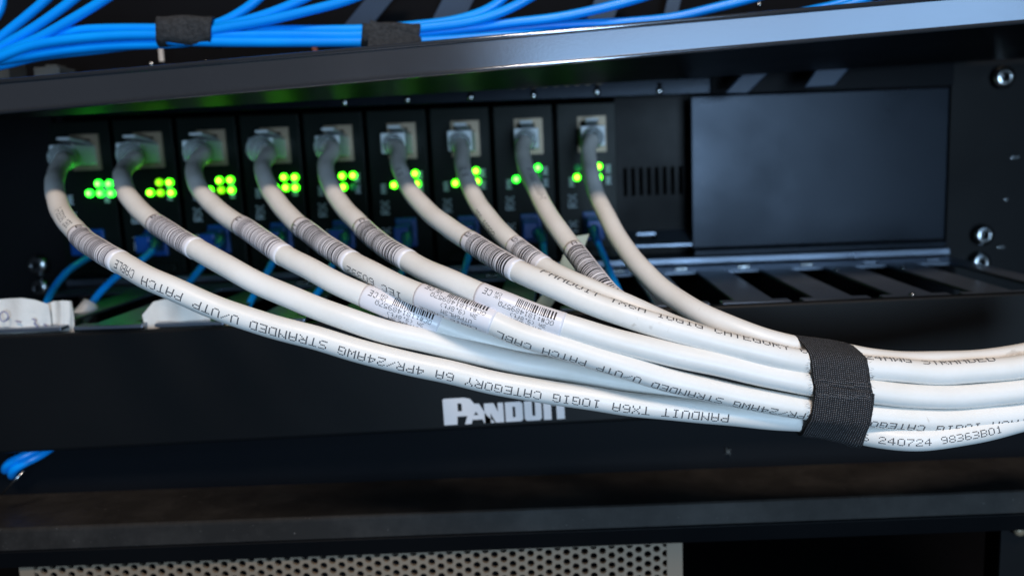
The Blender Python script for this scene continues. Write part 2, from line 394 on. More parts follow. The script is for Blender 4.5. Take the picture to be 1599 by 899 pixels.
LED = [
 [(153,287,'g'),(170,287,'g'),(139,302,'g'),(156,302,'g'),(173,302,'g')],
 [(248,285,'d'),(264,285,'y'),(234,301,'y'),(250,301,'d'),(267,301,'y')],
 [(342,282,'y'),(359,281,'y'),(345,297,'d'),(361,297,'y'),(327,297,'y')],
 [(443,277,'y'),(460,277,'y'),(446,293,'y'),(461,293,'y'),(429,293,'y')],
 [(534,275,'y'),(551,274,'y'),(536,292,'y'),(552,292,'o'),(520,292,'y')],
 [(648,271,'y'),(631,272,'o'),(615,289,'y'),(651,287,'y'),(633,288,'y')],
 [(743,267,'y'),(711,286,'y'),(745,283,'y'),(728,285,'y')],
 [(840,262,'g'),(841,277,'o'),(806,280,'g'),(824,279,'o')],
 [(935,260,'y'),(901,277,'y'),(935,277,'y'),(902,262,'o'),(918,277,'y')]]
CARDL = [
 'leftmost card, five pure green lights in two rows beside the left rack post',
 'second card from the left, five yellow-green lights in two rows',
 'third card from the left, four lime lights in a square beside its bent cable',
 'fourth card from the left, four bright lime lights in a square',
 'middle card of the nine, three bright lights in an L and one unlit',
 'sixth card from the left, bright lights on both sides of its cable',
 'third card from the right end, lights each side of a cable marked UR twice',
 'second card from the right end, two pure green lights far apart',
 'rightmost card, next to the open vented bay, two lime lights right of its cable']
card0 = make_card(); cards = []
for k in range(9):
    c = card0 if k == 0 else copy_tree(card0)
    X = X9-(8-k)*PITCHX; c.location = Vector((X, 0, -4.9))*S; c['cm'] = [X, 0, -4.9]
    c['label'] = CARDL[k]; cards.append(c)
for k, c in enumerate(cards):
    for (px, py, t) in LED[k]:
        p = P(px, py, YC-0.1); m = MB(); p.y = YC
        m.lathe(p, (0, -1, 0), [(0, .175), (.08, .175), (.13, .155), (.17, .10), (.2, .075), (.215, .02)], 18)
        o = m.build('indicator_light', M[{'g': 'led_g', 'y': 'led_y', 'd': 'led_d', 'o': 'led_off'}[t]], c, True)
        if t == 'o': o['label'] = 'unlit indicator light'
        else:
            o.data.materials.append(M['core_'+t])
            for pl in o.data.polygons:
                if pl.center.y < (YC-0.175)*S - 0*S: pl.material_index = 1

# ------------------------------------------------------------------ cable manager: hood, bar, tray, cover
hood = empty('cable_manager_hood', (-2, -7, 3), 'wide dark metal hood over the cards, reflecting bar along its front edge', 'hood')
BL0, BL1 = P(-60, 182, -13), P(1660, 30, -13)      # lower edge of the bar
slope = (BL1.z-BL0.z)/(BL1.x-BL0.x)
def barz(x): return BL0.z+slope*(x-BL0.x)
def sweep(prof, x0, x1, mb=None, n=1):
    mb = mb or MB(); mb.extrude(prof, x0, x1, barz(x0), barz(x1)); return mb
h = 1.02; t = 0.16
face = [(-13.0, 0.06), (-13.0+t, h-0.06), (-12.80+t, h-0.04), (-12.78, 0.04)]
sweep(face, -29, 26).build('front_bar', M['bar'], hood, bevel=0.03)
def lip(cy, cz, r): return [(cy+r*math.cos(a*math.pi/6), cz+r*math.sin(a*math.pi/6)) for a in range(12)]
o = sweep(lip(-13.0+t+.01, h, 0.085), -29, 26).build('top_edge', M['bar'], hood, True)
o = sweep(lip(-13.03, 0.02, 0.075), -29, 26).build('bottom_edge', M['bar'], hood, True)
mb = MB(); v = []
ys = [-12.75, -0.4]
q = [Vector((-29, -12.76, barz(-29)+0.12)), Vector((26, -12.76, barz(26)+0.12)), Vector((26, -0.38, 4.05)), Vector((-29, -0.38, 3.3))]
mb.hexa(q, [p+Vector((0, 0, 0.14)) for p in q]); mb.build('top_plate', M['gloss'], hood)
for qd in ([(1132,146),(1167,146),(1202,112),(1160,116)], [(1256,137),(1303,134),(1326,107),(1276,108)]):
    q = [P(x, y, -3.0) for x, y in qd]; mb = MB(); mb.hexa(q, [p+Vector((0.05, .15, 0.05)) for p in q]); mb.build('reflection_patch', M['reflection_blue'], hood, bevel=.04)  # small plates added in the shape of soft reflections under the hood
# row of little holes along the rear edge of the plate
for i in range(9):
    p = P(800+i*17, 137-i*0.9, -0.8); mb = MB(); mb.box((p.x-.11, -0.46, p.z-.03), (p.x+.11, -0.40, p.z+.03)); mb.build('edge_tab', M['jack'], hood)

man = empty('cable_manager', (-2, -8, -9.7), 'black horizontal cable manager, white letters on its cover and a slotted tray behind', 'cable manager')
# cover: slightly rounded top edge, logo on front
cvt0, cvt1 = P(-60, 527.6, -11.6), P(1660, 454.4, -11.6); cvb0, cvb1 = P(-60, 711, -11.6), P(1660, 622, -11.6)
x0, x1 = -22.5, 19.5
def lin(a, b, x): return a.z+(b.z-a.z)*(x-a.x)/(b.x-a.x)
def cov(x):
    zt = lin(cvt0, cvt1, x); zb = lin(cvb0, cvb1, x)
    return [(-11.6, zb+.12), (-11.6, zt-.10), (-11.57, zt-.03), (-11.50, zt), (-11.30, zt), (-11.30, zt-0.3), (-11.30, zb+.2), (-10.9, zb+0.05), (-10.5, zb-0.05), (-10.5, zb-.15), (-11.5, zb-0.02), (-11.58, zb+0.03)]
p0, p1 = cov(x0), cov(x1); n = len(p0); mb = MB()
mb.add([(x0, y, z) for y, z in p0]+[(x1, y, z) for y, z in p1], [(i, (i+1) % n, n+(i+1) % n, n+i) for i in range(n)]+[tuple(range(n-1, -1, -1)), tuple(range(n, 2*n))])
cover = mb.build('front_cover', M['cover'], man, bevel=0.02)
# logo, drawn in photo-sized units along the cover
LG = MB()
lo = P(694, 663.5, -11.6); lx = (P(885, 653, -11.6)-lo); ux = lx.normalized(); uz = Vector((-ux.z, 0, ux.x)); U = lx.length/1350.0
def poly(pts, holes=()):
    bm = bmesh.new()
    def loop(ps):
        vs = [bm.verts.new(lo+ux*(x*U)+uz*(y*U)+Vector((0, -0.012, 0))) for x, y in ps]
        return [bm.edges.new((vs[i], vs[(i+1) % len(vs)])) for i in range(len(vs))]
    es = loop(pts)
    for hh in holes: es += loop(hh)
    bmesh.ops.triangle_fill(bm, use_beauty=True, edges=es)
    bm.verts.index_update()
    LG.add([v.co.copy() for v in bm.verts], [tuple(v.index for v in f.verts) for f in bm.faces]); bm.free()
poly([(0,0),(0,285),(15,300),(240,300),(300,285),(335,240),(345,225),(395,225),(470,90),(560,0),(440,0),(425,45),(315,45),(300,0),(228,0),(262,92),(150,92),(145,0)],
     [[(160,150),(200,150),(206,160),(206,228),(196,240),(160,240)], [(330,98),(385,98),(357,135)]])
poly([(450,0),(450,222),(555,222),(600,120),(600,222),(660,222),(660,0),(570,0),(515,110),(515,0)])
poly([(680,0),(680,222),(850,222),(872,200),(872,22),(850,0)], [[(760,50),(785,50),(790,58),(790,160),(785,168),(760,168)]])
poly([(890,25),(890,222),(975,222),(975,60),(982,52),(1002,52),(1008,60),(1008,222),(1078,222),(1078,25),(1055,0),(912,0)])
poly([(1100,0),(1100,222),(1185,222),(1185,0)])
poly([(1200,160),(1200,222),(1375,222),(1375,160),(1330,160),(1330,0),(1243,0),(1243,160)])
LG.build('printed_logo', M['logo'], cover)
# slotted tray
xs = [-23.8]; solidcols = []
pitch = 2.95; c0 = 7.25
k0 = int((-23.8-c0)/pitch); cells = []
xs = [-23.8]; kinds = []
for k in range(k0+1, 5):
    c = c0+k*pitch
    a, b, cc, d = c-1.25, c-0.72, c+0.72, c+1.25
    for v, kd in ((a, 'gap'), (b, 'cap'), (cc, 'rib'), (d, 'cap')):
        if v > xs[-1]+1e-4 and v < 19.3: xs.append(v); kinds.append(kd)
xs.append(19.3); kinds.append('rib')
zs_ = [-11.25, -10.65, -2.6, -0.60]
def tsolid(i, j):
    kd = kinds[i]
    if j == 2: return True
    if j == 0: return kd in ('cap', 'rib')
    return kd == 'rib'
mb = MB(); plate_holes(mb, xs, zs_, tsolid, -0.14, lambda x, y, k: (x, y, Z_TRAY+0.02+k)); mb.build('slotted_tray', M['tray'], man, bevel=0.025)
for k in range(-8, 5):
    xx = c0+k*pitch+1.55
    if -23.4 < xx < 19: mb = MB(); mb.box((xx-.34, -2.5, Z_TRAY+.05), (xx+.26, -2.38, Z_TRAY+.20)); mb.build('edge_clip', M['screw'] if k < 2 else M['tray'], man, bevel=.03)
for px, py in ((1410, 411), (1308, 414), (1424, 463)):
    c = P(px, py, -4 if py < 430 else -11.0); a = MB(); c.z = Z_TRAY+0.03; a.lathe(c, (0, 0, 1), [(0, .13), (.05, .12), (.08, .05)], 14); a.build('rivet', M['screw'], man, True)
mb = MB(); mb.box((-22.5, -11.25, -9.4), (19.4, -0.7, -9.3)); mb.build('lower_plate', M['black'], man)
mb = MB(); mb.box((-22.5, -0.95, -9.25), (19.4, -0.72, -5.55)); mb.build('rear_plate', M['void'], man)

# dark recessed unit below the cover
mb = MB(); mb.box((-22.2, -10.2, -12.4), (20.5, -9.9, -9.75)); o = mb.build('filler_panel', M['gloss'], bevel=0.05)
tag(o, 'glossy black filler panel in the shadow under the lettered cover', 'filler panel')
# shelf
sh = empty('equipment_shelf', (-1, -6, -13.8), 'dusty brown-black shelf with a stepped front edge under the cable manager', 'shelf')
prof = [(-13.25, -12.06), (-13.31, -12.12), (-13.34, -12.2), (-13.40, -12.86), (-9.0, -12.9), (-9.0, -12.05)]
mb = MB(); mb.extrude(prof, -30, 26, -0.03, 0.05); mb.build('shelf_top', M['shelf'], sh, bevel=0.03)
prof = [(-13.30, -12.87), (-13.40, -12.93), (-13.36, -13.02), (-13.10, -13.64), (-12.9, -13.66), (-12.8, -12.88)]
mb = MB(); mb.extrude(prof, -30, 26, -0.03, 0.05); mb.build('front_lip', M['black'], sh, bevel=0.02)

# perforated grille below
gr = empty('perforated_grille', (-7.5, -12.9, -18), 'beige metal grille with staggered round holes at the bottom edge', 'grille')
def grille(xa, xb, zt, zb, Y, p, r, th):
    """triangular lattice of round holes, one hexagonal cell round each"""
    mb = MB(); a = p/2/math.sqrt(3)            # row spacing
    R6 = 2*a/math.sqrt(3); row = 0; z = zt-0.10
    while z > zb:
        x = xa+(p/2 if row % 2 else 0)+0.25
        while x < xb-0.12:
            b = len(mb.v); K = 12
            for yy_ in (Y, Y+th):
                for k in range(K): mb.v.append(Vector((x+r*math.cos(2*math.pi*k/K), yy_, z+r*math.sin(2*math.pi*k/K))))
            for k in range(6): mb.v.append(Vector((x+R6*math.cos(math.pi*k/3), Y, z+R6*math.sin(math.pi*k/3))))
            for k in range(6):
                mb.f.append((b+2*k, b+2*k+1, b+(2*k+2) % K, b+2*K+(k+1) % 6, b+2*K+k))
            for k in range(K): mb.f.append((b+k, b+K+k, b+K+(k+1) % K, b+(k+1) % K))
            x += p
        z -= a; row += 1
    mb.box((xa-0.3, Y-0.02, zt-0.10), (xb+0.16, Y+th, zt+0.15))
    mb.box((xb-0.40, Y-0.02, zb-0.2), (xb+0.16, Y+th, zt-0.103)); mb.box((xa-0.3, Y-0.02, zb-0.2), (xa+0.22, Y+th, zt-0.103))
    return mb
grille(-19.3, 4.0, -13.60, -16.5, -12.95, 0.646, 0.128, 0.12).build('perforated_sheet', M['grille'], gr)
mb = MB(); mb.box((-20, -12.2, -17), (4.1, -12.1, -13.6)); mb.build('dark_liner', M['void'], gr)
# post with knob lower right
po = empty('corner_post', (16.6, -13, -18), 'dark post with a round knob in the bottom right corner', 'post')
mb = MB(); c = P(1562, 850, -12.6); mb.box((c.x, -12.6, -18), (c.x+4, -11.5, -12.95)); mb.build('post_body', M['black'], po, bevel=0.06)
c = P(1588, 824, -12.7); mb = MB(); mb.lathe(c, (0, -1, 0), [(0, .22), (.2, .22), (.28, .17), (.3, .05)], 20); mb.build('knob', M['jack'], po, True)

# ------------------------------------------------------------------ cable maths
def catmull(pts, step=0.12):
    P_ = [pts[0]*2-pts[1]]+pts+[pts[-1]*2-pts[-2]]; out = []
    for i in range(1, len(P_)-2):
        a, b, c, d = P_[i-1], P_[i], P_[i+1], P_[i+2]
        def tt(p, q, t): return t+max((q-p).length, 1e-4)**0.5
        t0 = 0; t1 = tt(a, b, t0); t2 = tt(b, c, t1); t3 = tt(c, d, t2)
        for k in range(24):
            t = t1+(t2-t1)*k/24
            A1 = a*((t1-t)/(t1-t0))+b*((t-t0)/(t1-t0)); A2 = b*((t2-t)/(t2-t1))+c*((t-t1)/(t2-t1)); A3 = c*((t3-t)/(t3-t2))+d*((t-t2)/(t3-t2))
            B1 = A1*((t2-t)/(t2-t0))+A2*((t-t0)/(t2-t0)); B2 = A2*((t3-t)/(t3-t1))+A3*((t-t1)/(t3-t1))
            out.append(B1*((t2-t)/(t2-t1))+B2*((t-t1)/(t2-t1)))
    out.append(pts[-1].copy())
    # even resample
    L = [0.0]
    for i in range(1, len(out)): L.append(L[-1]+(out[i]-out[i-1]).length)
    n = max(4, int(L[-1]/step)); res = []; j = 0
    for k in range(n+1):
        s = L[-1]*k/n
        while j < len(L)-2 and L[j+1] < s: j += 1
        f = (s-L[j])/max(L[j+1]-L[j], 1e-9); res.append(out[j].lerp(out[j+1], min(1, f)))
    for _ in range(3):
        res = [res[0]]+[(res[i-1]+res[i]*2+res[i+1])/4 for i in range(1, len(res)-1)]+[res[-1]]
    return res
class Path:
    def __init__(s, pts):
        s.p = pts; s.L = [0.0]
        for i in range(1, len(pts)): s.L.append(s.L[-1]+(pts[i]-pts[i-1]).length)
    def at(s, d):
        d = max(0, min(s.L[-1]-1e-6, d)); n = len(s.p)
        lo_, hi = 0, n-1
        while hi-lo_ > 1:
            m = (lo_+hi)//2
            if s.L[m] <= d: lo_ = m
            else: hi = m
        f = (d-s.L[lo_])/(s.L[hi]-s.L[lo_]); return s.p[lo_].lerp(s.p[hi], f)
    def frame(s, d):
        c = s.at(d); T = (s.at(d+0.15)-s.at(d-0.15)).normalized()
        N = (CAMP-c).normalized(); N = (N-T*N.dot(T)).normalized(); return c, T, N, N.cross(T)
    def surf(s, d, phi, r):
        c, T, N, B = s.frame(d); return c+(N*math.cos(phi)+B*math.sin(phi))*r
    def s_at(s, px):            # station whose picture is at column px (rightward-running part)
        best = None
        for i in range(len(s.p)-1, -1, -1):
            x = proj(s.p[i])[0]
            if best is None or abs(x-px) < best[0]: best = (abs(x-px), s.L[i])
            elif best[0] < 8 and abs(x-px) > 14: break
        return best[1]
R_ = 0.335
def patch(mb, path, s0, s1, a0, a1, r):
    ns = max(1, int(abs(s1-s0)/0.25)); na = max(1, int(abs(a1-a0)/0.12)); b = len(mb.v)
    for i in range(ns+1):
        c, T, N, B = path.frame(s0+(s1-s0)*i/ns)
        for j in range(na+1):
            a = a0+(a1-a0)*j/na; mb.v.append(c+(N*math.cos(a)+B*math.sin(a))*r)
    for i in range(ns):
        for j in range(na):
            q = b+i*(na+1)+j; mb.f.append((q, q+1, q+na+2, q+na+1))
def print_text(mb, path, text, s0, phi0, sg, pw, ph, r, skip=(), gap=1.0, fill=0.86):
    """sg=+1 reads left to right, -1 upside-down running right to left"""
    u = 0
    for c in text:
        sc = s0+sg*u*pw
        if 0.5 < sc < path.L[-1]-0.3 and not any(a-0.12 < sc+sg*2.5*pw < b+0.12 for a, b in skip) and c != ' ':
            for (i, j) in glyph(c):
                sa = s0+sg*(u+i)*pw; pa = phi0+sg*(j-3.5)*ph/r
                patch(mb, path, sa, sa+sg*pw*fill, pa, pa+sg*ph*fill/r, r)
        u += 5+gap
def print_text_across(mb, path, text, s0, phi0, pw, r):
    """small letter whose top points back along the cable, reading across it"""
    u = 0
    for c in text:
        for (i, j) in glyph(c):
            pa = phi0+(u+i-2.5)*pw/r; sa = s0-j*pw
            patch(mb, path, sa, sa-pw*.9, pa, pa+pw*.9/r, r)
        u += 6

def own_text(root, path, *a):
    m = MB(); print_text(m, path, *a)
    if m.f: m.build('printed_text', M['ink'], root)
# ------------------------------------------------------------------ nine white patch cables
YY = {232: -3.8, 255: -6, 280: -8.2, 305: -10.2, 330: -11.8, 355: -13.2, 380: -14.5, 420: -16.2, 460: -17.3}
def yy(y):
    ks = sorted(YY)
    if y <= ks[0]: return YY[ks[0]]
    for a, b in zip(ks, ks[1:]):
        if y <= b: return YY[a]+(YY[b]-YY[a])*(y-a)/(b-a)
    return YY[ks[-1]]
PT = {
1: [(100,250,-4.0),(89,268,-6.2),(85,290,-8.8),(92,322,-11.6),(110,352,-13.8),(142,382,-15.6),(190,411,-17),(250,442,-17.9),(350,485,-18.1),(450,516,-18.2),(500,530,-18.2),(600,558,-18.2),(700,581,-18.2),(763,595,-18.2),(819,606,-18.2),(900,619,-18.25),(1006,633,-18.3),(1100,643,-18.3),(1200,651,-18.25),(1310,664,-18.2),(1345,676,-18.3),(1400,683,-18.6),(1475,682,-18.7),(1600,653,-18.5),(1750,600,-18)],
2: [(212,247,-3.6),(196,262,-5.6),(191,282,-8.6),(205,313,-11.2),(238,345,-13.2),(280,373,-14.9),(330,402,-16.1),(400,440,-17.1),(500,483,-17.7),(600,516,-17.9),(700,541,-17.7),(800,563,-17.6),(900,583,-17.6),(1000,601,-17.7),(1100,617,-17.95),(1200,630,-18.0),(1310,634,-17.95),(1475,640,-17.9),(1600,632,-17.8),(1750,580,-17)],
3: [(318,240,-3.6),(304,258,-5.8),(305,280,-8.2),(318,305,-10.4),(345,331,-12.1),(380,355,-13.6),(415,378,-14.9),(450,402,-15.9),(500,429,-16.8),(550,453,-17.3),(620,482,-17.6),(680,505,-17.5),(750,529,-17.3),(850,560,-17.2),(950,586,-17.2),(1050,606,-17.3),(1150,618,-17.35),(1310,612,-17.4),(1475,622,-17.4),(1750,575,-17)],
4: [(420,240,-3.8),(410,258,-6.2),(414,280,-8.4),(426,305,-10.4),(446,331,-12.1),(473,356,-13.6),(507,382,-15),(555,412,-16.4),(600,436,-17.3),(650,458,-17.9),(700,478,-18.3),(765,502,-18.5),(800,517,-18.6),(900,549,-18.7),(1000,580,-18.75),(1100,607,-18.7),(1194,626,-18.65),(1268,637,-18.6),(1310,643,-18.6),(1365,649,-18.6),(1475,655,-18.6),(1600,644,-18.5),(1750,598,-18)],
5: [(520,233,-3.8),(509,255,-6.0),(512,280,-8.2),(524,306,-10.2),(543,331,-11.8),(568,357,-13.4),(600,384,-14.9),(645,412,-16.3),(700,437,-17.4),(775,470,-18.2),(850,497,-18.5),(950,529,-18.65),(1100,564,-18.7),(1194,585,-18.7),(1268,599,-18.7),(1310,605,-18.7),(1365,612,-18.65),(1475,619,-18.6),(1600,609,-18.5),(1750,562,-18)],
6: [(623,236,-4.0),(622,256,-6.0),(632,281,-8.2),(646,306,-10.2),(670,331,-11.9),(701,356,-13.4),(755,390,-15.3),(800,419,-16.6),(850,441,-17.4),(950,484,-18.1),(1025,507,-18.4),(1100,528,-18.55),(1194,552,-18.65),(1268,565,-18.6),(1310,569,-18.55),(1365,575,-18.5),(1475,581,-18.45),(1600,571,-18.4),(1750,525,-18)],
7: [(722,236,-4.0),(722,256,-5.9),(729,281,-8.0),(740,306,-9.9),(755,331,-11.5),(776,356,-13.0),(800,380,-14.2),(835,408,-15.4),(880,434,-16.4),(950,465,-17.2),(1050,508,-17.7),(1150,545,-17.85),(1250,575,-17.95),(1310,589,-17.98),(1475,600,-17.9),(1750,540,-17)],
8: [(816,230,-3.8),(819,256,-5.8),(829,281,-7.8),(841,306,-9.6),(854,331,-11.1),(870,356,-12.5),(890,382,-13.8),(925,428,-15.6),(955,463,-16.5),(1000,491,-17.2),(1050,512,-17.55),(1150,548,-17.6),(1250,569,-17.4),(1310,577,-17.35),(1475,585,-17.3),(1750,530,-16.6)],
9: [(919,232,-3.9),(921,256,-5.3),(925,281,-6.9),(932,306,-8.4),(944,331,-9.9),(957,356,-11.2),(975,386,-12.6),(1000,418,-14.0),(1050,463,-15.8),(1100,493,-17),(1175,523,-17.8),(1250,545,-18.0),(1310,552,-17.95),(1365,562,-17.95),(1475,567,-17.9),(1600,553,-17.8),(1750,508,-17)]}
CABL = {
1: 'outermost white patch cable, lowest in the bundle, with long upside-down print above the white letters',
2: 'second white patch cable from the left, smudged and unprinted, just above the lowest cable',
3: 'third white patch cable from the left, info label half hidden under its neighbour',
4: 'fourth white patch cable from the left, info label turned to show all its lines',
5: 'middle white patch cable of the nine, info label with fully visible barcode',
6: 'sixth white patch cable from the left, dark barcode band B, print along its top',
7: 'white patch cable seventh from the left, dipping behind its neighbour after a short barcode band',
8: 'white patch cable second from the right, barcode band with letter A above the tray',
9: 'white patch cable plugged in furthest right, plain, topmost entering the black wrap'}
STR = 'PANDUIT TX6A 10GIG CATEGORY 6A 4PR/24AWG STRANDED U/UTP PATCH CABLE 75C LSZH IEC 60332-1'
# barcode sleeve spans (px columns), first letter, ink darkness
BAND = {1: (126, 186, 'B', 3), 2: (247, 306, 'B', 3), 3: (380, 444, 'A', 3), 4: (473, 547, 'A', 2), 5: (568, 638, 'A', 2), 6: (737, 806, 'B', 2), 7: (806, 846, 'B', 2), 8: (897, 968, 'A', 2)}
paths = {}
def barcode_rings(mb, path, s0, s1, a0, a1, r, seed):
    rnd = random.Random(seed); s = s0
    while s < s1:
        w = rnd.choice((0.025, 0.03, 0.03, 0.05, 0.07)); patch(mb, path, s, min(s+w, s1), a0, a1, r); s += w+rnd.choice((0.03, 0.04, 0.05, 0.09))
for k in range(1, 10):
    Xj = X9-(9-k)*PITCHX
    ps = [Vector((Xj-0.05, -0.2, ZJ-0.1)), Vector((Xj-0.05, -1.4, ZJ-0.12)), Vector((Xj-0.04, -2.4, ZJ-0.2))]
    if k <= 3: ps[2] = Vector((Xj+0.1, -2.3, ZJ-0.25))
    ps += [P(*q) for q in PT[k]]
    cp = catmull(ps); rn = random.Random(k*31)
    ph = [rn.uniform(0, 6.3) for _ in range(6)]
    for q, p_ in enumerate(cp):        # slight lie of a real jacket
        s_q = q*0.12; w_q = 0.012*min(1, q/30)
        p_.z += w_q*(math.sin(s_q*1.7+ph[0])+0.6*math.sin(s_q*3.1+ph[1])); p_.y += w_q*(math.sin(s_q*1.5+ph[2])+0.6*math.sin(s_q*2.9+ph[3]))
    path = Path(cp); paths[k] = path
    root = empty('patch_cable', ps[0], CABL[k], 'network cable', 'white patch cables gathered into one bundle')
    mb = MB(); mb.tube(path.p, R_, 32); mb.build('jacket', M['jacket'], root, True)
    # clear plug in the jack
    plug = MB(); x, z = Xj-0.05, ZJ-0.1
    plug.box((x-0.56, -2.1 if k < 6 else -2.3, z-0.50), (x+0.56, 0.5, z+0.42)); plug.hexa([(x-0.30, -1.9, z+0.66), (x+0.30, -1.9, z+0.66), (x+0.30, -1.9, z+0.78), (x-0.30, -1.9, z+0.78)], [(x-0.30, 0.3, z+0.43), (x+0.30, 0.3, z+0.43), (x+0.30, 0.3, z+0.54), (x-0.30, 0.3, z+0.54)])
    pg = plug.build('plug', M['clear'], root, bevel=0.07)
    ct = MB()
    for i in range(8): ct.box((x-0.42+i*0.115, 0.05, z-0.2), (x-0.37+i*0.115, 0.48, z+0.36))
    ct.build('contact_pins', M['gold'], pg)
    # cloudy strain relief boot, hollow sleeve
    s_a, s_b = (1.5 if k < 6 else 2.0), (3.5 if k <= 4 else 3.0)
    ring = []; nb = 40; pts = [path.at(s_a+(s_b-s_a)*i/nb) for i in range(nb+1)]
    big = 0.60 if k <= 4 else (0.56 if k == 5 else 0.48)
    def rad(i):
        f = i/nb; prof = 1.0-0.10*f-0.36*max(0, (f-0.62)/0.38)**1.6
        if f < 0.12: prof *= 0.80+0.20*f/0.12
        return max(R_+0.03, big*prof*(1+(0.045 if f < .7 else 0.0)*math.copysign(abs(math.sin(f*30))**.5, math.sin(f*30))))
    bt = MB(); bt.tube(pts, rad, 28); bt.f = bt.f[:-2]
    nv = len(bt.v); bt2 = MB(); bt2.tube(pts, R_+0.02, 28); bt2.f = bt2.f[:-2]; bt.add(bt2.v, bt2.f)
    for base in (0, nb*28):
        for q in range(28): bt.f.append((base+q, base+(q+1) % 28, nv+base+(q+1) % 28, nv+base+q))
    bt.build('strain_relief_boot', M['boot'], root, True)
    skips = []
    if k in BAND:
        a, b, letter, ik = BAND[k]; sa, sb = path.s_at(a), path.s_at(b)
        skips.append((sa-.15, sb+.1))
        i0 = [path.at(sa-.12+(sb-sa+.2)*i/24) for i in range(25)]
        sl = MB(); sl.tube(i0, R_+0.014, 32); so = sl.build('barcode_sleeve', M['sleeve'], root, True)
        bc = MB(); barcode_rings(bc, path, sa+0.26, sb-0.16, -1.35, 1.05, R_+0.018, k*7)
        bc.build('barcode', M['ink3' if ik == 3 else 'ink2'], so)
        lt = MB(); print_text_across(lt, path, letter, sa+0.20, 0.45 if k != 4 else -0.4, 0.036, R_+0.018); lt.build('sleeve_letter', M['ink2'], so)
    if k in (3, 4, 5):
        a, b = {3: (573, 684), 4: (655, 768), 5: (748, 880)}[k]; sa, sb = path.s_at(a), path.s_at(b); skips.append((sa, sb))
        i0 = [path.at(sa+(sb-sa)*i/30) for i in range(31)]; sl = MB(); sl.tube(i0, R_+0.013, 32); so = sl.build('info_label', M['sleeve'], root, True)
        L = sb-sa; sh_ = {3: 0.0, 4: 0.34, 5: 0.0}[k]    # turned round the cable
        r = R_+0.017; bc = MB(); rnd = random.Random(5); s = sb-0.24; end = sb-0.24-1.16
        while s > end:
            w_ = rnd.choice((0.024, 0.024, 0.048)); patch(bc, path, s, s-w_, 0.16+sh_*1.6, 0.92+sh_*1.6, r); s -= w_+rnd.choice((0.024, 0.04))
        bc.build('barcode', M['ink2'], so)
        tx = MB(); pw = 0.0265
        print_text(tx, path, 'QC#:18148957Q', sb-0.24, -0.12+sh_*1.6, -1, 0.0205, 0.0195, r)
        print_text(tx, path, '3m (9.8ft)', sb-0.42, -0.62+sh_*1.6, -1, 0.0175, 0.0185, r)
        print_text(tx, path, 'UTP6AL3M', sb-0.52, -1.10+sh_*1.5, -1, 0.0185, 0.0185, r)
        if k == 4: print_text(tx, path, 'LOGIC CABLE', sb-0.35, -1.12, -1, pw, 0.016, r)
        print_text(tx, path, 'CE', sa+0.44, 0.42+sh_*1.6, -1, 0.0215, 0.028, r, gap=1.5)
        print_text(tx, path, 'UK', sa+0.70, 0.28+sh_*1.6, -1, 0.0165, 0.014, r); print_text(tx, path, 'CA', sa+0.70, 0.62+sh_*1.6, -1, 0.0165, 0.014, r)
        tx.build('label_print', M['ink2'], so)
    rr_ = R_+0.004
    if k == 1:
        s1_ = path.s_at(1134); own_text(root, path, STR[:56], s1_, -0.42, -1, 0.0462, 0.037, rr_, skips)
        s2_ = s1_-56*6*0.0462; own_text(root, path, 'PATCH ', s2_, -0.40, -1, 0.042, 0.037, rr_, skips)
        s3_ = s2_-6*6*0.042-0.02; own_text(root, path, 'CABLE 75', s3_, -0.34, -1, 0.034, 0.036, rr_, skips)
        own_text(root, path, 'IEC 60332-1', skips[0][0]-0.25, -0.15, -1, 0.034, 0.036, rr_)
        own_text(root, path, '06 240724 98363B01', path.s_at(1336), -0.30, 1, 0.0365, 0.030, rr_)
    if k == 4: own_text(root, path, STR, path.s_at(833)+62*6*0.0430, -0.80, -1, 0.0430, 0.034, rr_, skips)
    if k == 3: pass
    if k == 6:
        own_text(root, path, STR[:50], path.s_at(846), 1.12, 1, 0.0450, 0.036, rr_, skips)
        own_text(root, path, 'UR UR', path.s_at(628), -0.2, 1, 0.040, 0.036, rr_)
    if k == 7:
        own_text(root, path, 'UR UR', path.s_at(726), 0.0, 1, 0.046, 0.042, rr_)
        own_text(root, path, 'IEC 60332', path.s_at(757), -0.75, 1, 0.042, 0.034, rr_, skips)
    if k == 8:
        own_text(root, path, 'MM/24AWG 03668-T', path.s_at(826), 0.35, 1, 0.0385, 0.034, rr_, [skips[0]])
        own_text(root, path, '240724', path.s_at(972), 0.30, 1, 0.044, 0.036, rr_)

